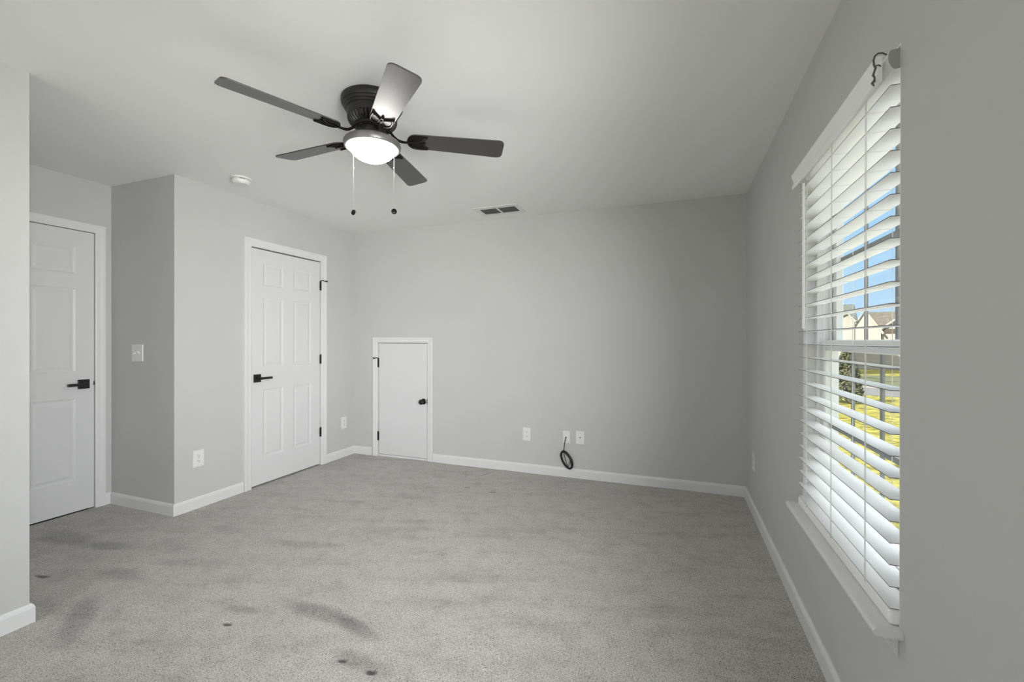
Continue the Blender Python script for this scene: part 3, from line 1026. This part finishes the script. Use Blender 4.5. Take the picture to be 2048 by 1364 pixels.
# ------------------------------------------------------------------ wall plates
def rbox(mb_, fn, a0, a1, d0, d1, z0, z1):
    P = [fn(x, y, zz) for zz in (z0, z1) for y in (d0, d1) for x in (a0, a1)]
    mb_.add(P, [(0, 2, 3, 1), (4, 5, 7, 6), (0, 1, 5, 4), (2, 6, 7, 3), (0, 4, 6, 2), (1, 3, 7, 5)])


def cyl(mb_, fn, a, z, r_, d0, d1, seg_=16):
    rs_ = []
    for d in (d0, d1):
        rs_.append([fn(a + r_ * math.cos(2 * math.pi * i / seg_), d, z + r_ * math.sin(2 * math.pi * i / seg_)) for i in range(seg_)])
    mb_.rings(rs_)


def plate(t, fn, a, z, w, h):
    mb_ = MB()
    rbox(mb_, fn, a - w / 2, a + w / 2, 0.0, 0.006, z - h / 2, z + h / 2)
    return mb_.build('cover_plate', M_PLATE, t, bevel=0.0025)


def outlet(fn, a, z, label, w=0.078, h=0.124):
    t = thing('wall_outlet', fn(a, 0, z - h / 2), label, 'outlet', group='duplex outlets low on the walls')
    plate(t, fn, a, z, w, h)
    for s in (-1, 1):
        c = z + s * 0.0195
        rc = MB()
        cyl(rc, fn, a, c, 0.0165, 0.005, 0.0078, 24)
        ro = rc.build('receptacle', M_PLATE, t, smooth=True)
        sl_ = MB()
        rbox(sl_, fn, a - 0.0075, a - 0.0050, 0.0070, 0.0081, c - 0.002, c + 0.007)
        rbox(sl_, fn, a + 0.0050, a + 0.0075, 0.0070, 0.0081, c - 0.002, c + 0.006)
        cyl(sl_, fn, a, c - 0.0085, 0.0028, 0.0070, 0.0081, 10)
        sl_.build('slots', M_SLOT, ro)
    sc_ = MB()
    cyl(sc_, fn, a, z, 0.003, 0.005, 0.0072, 10)
    sc_.build('plate_screw', M_CHAIN, t)
    return t


fnR = lambda a, d, z: (XR - d, a, z)
fnB = lambda a, d, z: (a, YB - d, z)
fnL = lambda a, d, z: (XL + d, a, z)
fnA = lambda a, d, z: (a, YA - d, z)
outlet(fnL, 2.246, 0.371, 'white duplex outlet left of the closet door near the nook corner')
outlet(fnL, 3.782, 0.368, 'white outlet between the closet door and the far left corner')
outlet(fnB, -1.318, 0.366, 'white duplex outlet on the far wall left of the hanging cable')
outlet(fnR, 3.572, 0.380, 'white outlet on the window wall beside the far right corner')

tj = thing('cable_plate', fnB(-0.932, 0, 0.313), 'white wall plate on the far wall with the black cable coming out', 'wall plate')
plate(tj, fnB, -0.932, 0.368, 0.068, 0.112)
for zz in (0.408, 0.328):
    s_ = MB()
    cyl(s_, fnB, -0.932, zz, 0.003, 0.005, 0.0072, 10)
    s_.build('plate_screw', M_CHAIN, tj)
s_ = MB()
cyl(s_, fnB, -0.936, 0.364, 0.006, 0.0055, 0.010, 14)
s_.build('cable_port', M_SLOT, tj, smooth=True)
tk = thing('cable_plate', fnB(-0.805, 0, 0.311), 'white wall plate with an empty dark port, right of the hanging cable', 'wall plate')
plate(tk, fnB, -0.805, 0.371, 0.077, 0.122)
for zz in (0.412, 0.330):
    s_ = MB()
    cyl(s_, fnB, -0.805, zz, 0.003, 0.005, 0.0072, 10)
    s_.build('plate_screw', M_CHAIN, tk)
s_ = MB()
cyl(s_, fnB, -0.805, 0.372, 0.0055, 0.0055, 0.0085, 14)
s_.build('cable_port', M_SLOT, tk, smooth=True)

# coiled coax cable
cb = MB()
YC = YB - 0.020
cb.tube([(-0.936, YB - 0.010, 0.364), (-0.936, YB - 0.022, 0.362), (-0.938, YB - 0.026, 0.345), (-0.945, YB - 0.024, 0.300), (-0.951, YB - 0.022, 0.250), (-0.955, YC, 0.235)], 0.0032, 8)
rnd = random.Random(11)
tilt = R(27)
cx_, cz_ = -0.925, 0.162
loop = []
N = 30
for k in range(7):
    ea, eb = 0.088 + rnd.uniform(-0.008, 0.006), 0.040 + rnd.uniform(-0.008, 0.006)
    ox, oz, tl = rnd.uniform(-0.004, 0.004), rnd.uniform(-0.004, 0.004), tilt + rnd.uniform(-0.07, 0.07)
    pts = []
    for i in range(N):
        t = 2 * math.pi * i / N
        u_, w_ = ea * math.cos(t), eb * math.sin(t)
        pts.append((cx_ + ox + w_ * math.cos(tl) - u_ * math.sin(tl) * -1 * -1, YC + 0.008 - k * 0.0042 + 0.003 * math.sin(t * 2 + k), cz_ + oz + u_ * math.cos(tl) + w_ * math.sin(tl)))
    cb.tube(pts, 0.0030, 8, close=True)
cb.tube([(-0.956, YC - 0.010, 0.238), (-0.944, YC - 0.018, 0.222), (-0.932, YC - 0.022, 0.172), (-0.915, YC - 0.022, 0.122), (-0.905, YC - 0.02, 0.104), (-0.899, YC - 0.021, 0.125), (-0.890, YC - 0.018, 0.152), (-0.878, YC - 0.010, 0.160)], 0.003, 8)
cb.tube([(-0.958, YC - 0.026, 0.232), (-0.950, YC - 0.028, 0.238), (-0.946, YC - 0.006, 0.236), (-0.955, YC + 0.006, 0.228), (-0.962, YC - 0.01, 0.226)], 0.0032, 8, close=True)
tag(cb.build('coax_cable', M_CABLE, None, smooth=True, loc=(-0.936, YB - 0.02, 0.364)), 'black cable coiled in a loop, hanging from a plate on the far wall', 'cable')

sw = thing('light_switch', fnA(-3.752, 0, 1.10), 'white double light switch plate on the narrow nook wall', 'light switch')
plate(sw, fnA, -3.752, 1.161, 0.128, 0.126)
for s in (-1, 1):
    tg = MB()
    rbox(tg, fnA, -3.752 + s * 0.024 - 0.006, -3.752 + s * 0.024 + 0.006, 0.005, 0.0075, 1.149, 1.173)
    to = tg.build('toggle_collar', M_PLATE, sw)
    tg = MB()
    P0 = [(-3.752 + s * 0.024 - 0.004, 0.006), (-3.752 + s * 0.024 + 0.004, 0.006)]
    zz = 1.161
    dz = 0.010 * (1 if s > 0 else -1)
    tg.add([fnA(P0[0][0], 0.006, zz - 0.005), fnA(P0[1][0], 0.006, zz - 0.005), fnA(P0[1][0], 0.006, zz + 0.005), fnA(P0[0][0], 0.006, zz + 0.005),
            fnA(P0[0][0], 0.020, zz + dz - 0.003), fnA(P0[1][0], 0.020, zz + dz - 0.003), fnA(P0[1][0], 0.020, zz + dz + 0.003), fnA(P0[0][0], 0.020, zz + dz + 0.003)],
           [(3, 2, 1, 0), (4, 5, 6, 7), (0, 1, 5, 4), (2, 3, 7, 6), (1, 2, 6, 5), (3, 0, 4, 7)])
    tg.build('toggle', M_PLATE, to, bevel=0.001)

# ------------------------------------------------------------------ outside the window
GZ = -3.0
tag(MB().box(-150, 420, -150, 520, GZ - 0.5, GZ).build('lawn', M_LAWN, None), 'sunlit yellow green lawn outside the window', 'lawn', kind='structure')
BEAR = R(19.1)
er = Vector((math.sin(BEAR), math.cos(BEAR), 0))
et = Vector((math.cos(BEAR), -math.sin(BEAR), 0))


def ext(r_, t_, z):
    return tuple(er * r_ + et * t_ + Vector((0, 0, z)))


def strip(name, r0, r1, mat, label, cat, h=0.03, slant=0.0):
    mb_ = MB()
    P = [ext(r_ + slant * t_, t_, z) for z in (GZ - 0.2, GZ + h) for t_ in (-90, 90) for r_ in (r0, r1)]
    mb_.add(P, [(0, 2, 3, 1), (4, 5, 7, 6), (0, 1, 5, 4), (2, 6, 7, 3), (0, 4, 6, 2), (1, 3, 7, 5)])
    return tag(mb_.build(name, mat), label, cat, kind='structure')


strip('road', 44, 51, M_ROAD, 'dark asphalt road beyond the lawn', 'road')
strip('bounce_ground', 2.0, 12.5, M_BOUNCE, 'unseen pale ground strip added below the window to bounce light', 'bounce_ground', 0.05)  # added out of view as a sunlight reflector for the blind
strip('far_lawn', 52, 69, M_LAWN2, 'green lawn across the road with shade painted into its tone', 'lawn', 0.05)
strip('kerb', 51, 51.6, M_WALK, 'pale concrete kerb on the far side of the road', 'kerb', 0.08)


def prism_rt(mb_, prof, r0, r1):
    """prof: (t, z) polygon extruded from r0 to r1"""
    mb_.rings([[ext(r0, t_, z) for t_, z in prof], [ext(r1, t_, z) for t_, z in prof]])


E0 = EYE
hb = thing('house', ext(84, 1.0, GZ), 'cream house across the road with a brown roof and two front gables', 'house')
w = MB()
prism_rt(w, [(-0.9, GZ), (9.0, GZ), (9.0, E0 + 1.4), (-0.9, E0 + 1.4)], 86.5, 95)
w.build('house_wall', M_SIDING, hb)
rf = MB()
rf.add([ext(86.0, -1.2, E0 + 1.4), ext(86.0, 9.4, E0 + 1.4), ext(90.5, 8.2, E0 + 4.6), ext(90.5, -0.6, E0 + 4.6), ext(95.5, -1.2, E0 + 1.4), ext(95.5, 9.4, E0 + 1.4)],
       [(0, 1, 2, 3), (3, 2, 5, 4), (0, 3, 4), (1, 5, 2), (0, 4, 5, 1)])
rf.build('house_roof', M_ROOF_B, hb)
g2 = MB()
prism_rt(g2, [(-2.5, GZ), (1.0, GZ), (1.0, E0 + 1.25), (-0.85, E0 + 4.3), (-2.5, E0 + 1.5)], 84, 88)
g2.build('front_gable', M_STUCCO, hb)
f2_ = MB()
f2_.tube([ext(83.9, -2.15, E0 + 2.3), ext(83.9, -0.85, E0 + 4.5), ext(83.9, 1.25, E0 + 1.05)], (0.16, 0.16), 6)
f2_.build('gable_fascia', M_FASCIA, hb)
g3 = MB()
prism_rt(g3, [(0.9, GZ), (5.0, GZ), (5.0, E0 + 1.5), (3.0, E0 + 3.2), (1.1, E0 + 1.7)], 84.5, 88)
g3o = g3.build('front_gable', M_STUCCO, hb)
f3_ = MB()
f3_.tube([ext(84.3, 0.9, E0 + 1.65), ext(84.3, 3.0, E0 + 3.4), ext(84.3, 5.2, E0 + 1.5)], (0.18, 0.18), 6)
f3_.build('gable_fascia', M_FASCIA, hb)
wp = MB()
prism_rt(wp, [(1.3, E0 + 1.15), (2.6, E0 + 1.15), (2.6, E0 + 1.75), (1.3, E0 + 1.75)], 84.40, 84.6)
wp.build('house_window', plain('red_brown_shade', (0.07, 0.045, 0.035), 0.6), hb)

ha = thing('house', ext(70, -4.0, GZ), 'cream house with a grey green roof, left of the brown roofed house', 'house')
w = MB()
prism_rt(w, [(-7.0, GZ), (-1.75, GZ), (-1.75, E0 + 2.5), (-2.45, E0 + 3.45), (-7.0, E0 + 0.9)], 70, 75)
w.build('house_wall', M_SIDING, ha)
rf = MB()
prism_rt(rf, [(-9.0, E0 + 2.6), (-1.5, E0 + 2.6), (-1.95, E0 + 5.0), (-9.0, E0 + 5.0)], 75.2, 79)
rf.build('house_roof', M_ROOF_G, ha)
f4 = MB()
f4.tube([ext(69.9, -7.2, E0 + 0.9), ext(69.9, -2.45, E0 + 3.5), ext(69.9, -1.6, E0 + 2.4)], (0.12, 0.12), 6)
f4.build('gable_fascia', M_FASCIA, ha)

# an evergreen shrub on the near lawn
sh = thing('shrub', ext(38, -1.35, GZ), 'olive green evergreen shrub on the lawn outside, left in the lower sash', 'shrub')
rnd = random.Random(9)
lf = MB()
for i in range(2600):
    a, t = rnd.uniform(0, 2 * math.pi), rnd.random()
    rr = (0.95 * (1 - t) ** 0.55 + 0.05) * rnd.uniform(0.72, 1.0)
    c_ = Vector(ext(38, -1.35, GZ + 0.15 + 3.5 * t)) + Vector((rr * math.cos(a), rr * math.sin(a), 0))
    u_ = Vector((rnd.uniform(-1, 1), rnd.uniform(-1, 1), rnd.uniform(-0.3, 1))).normalized()
    v_ = u_.cross(Vector((rnd.uniform(-1, 1), rnd.uniform(-1, 1), 0.2))).normalized()
    k_ = rnd.uniform(0.05, 0.11)
    lf.quad(c_ - u_ * k_ * 1.8, c_ + v_ * k_ * 0.6, c_ + u_ * k_ * 1.8, c_ - v_ * k_ * 0.6)
lf.build('foliage', plain('olive_needles', (0.095, 0.10, 0.055), 0.9, spec=0.1, noise=0.4, nscale=3), sh)
st_ = MB()
st_.tube([ext(38, -1.35, GZ - 0.05), ext(38, -1.35, GZ + 3.3)], [0.09, 0.02], 8)
st_.build('stem', M_BARK, sh)

# a bare young tree showing over the roof
tr = thing('tree', ext(120, 3.0, GZ), 'thin bare tree rising behind the brown roof', 'tree')
tk_ = MB()
tk_.tube([ext(120, 3.0, GZ), ext(120, 3.1, 2.5), ext(120, 2.9, 7.2)], [0.25, 0.18, 0.03], 8)
rnd = random.Random(5)
for i in range(26):
    z0_ = rnd.uniform(2.5, 6.8)
    s = rnd.choice((-1, 1)) * rnd.uniform(0.6, 2.6)
    tk_.tube([ext(120, 3.0, z0_), ext(120 + rnd.uniform(-1, 1), 3.0 + s * 0.6, z0_ + 0.5), ext(120 + rnd.uniform(-1, 1), 3.0 + s, z0_ + rnd.uniform(0.6, 1.3))], [0.05, 0.035, 0.012], 5)
tk_.build('trunk', M_BARK, tr)
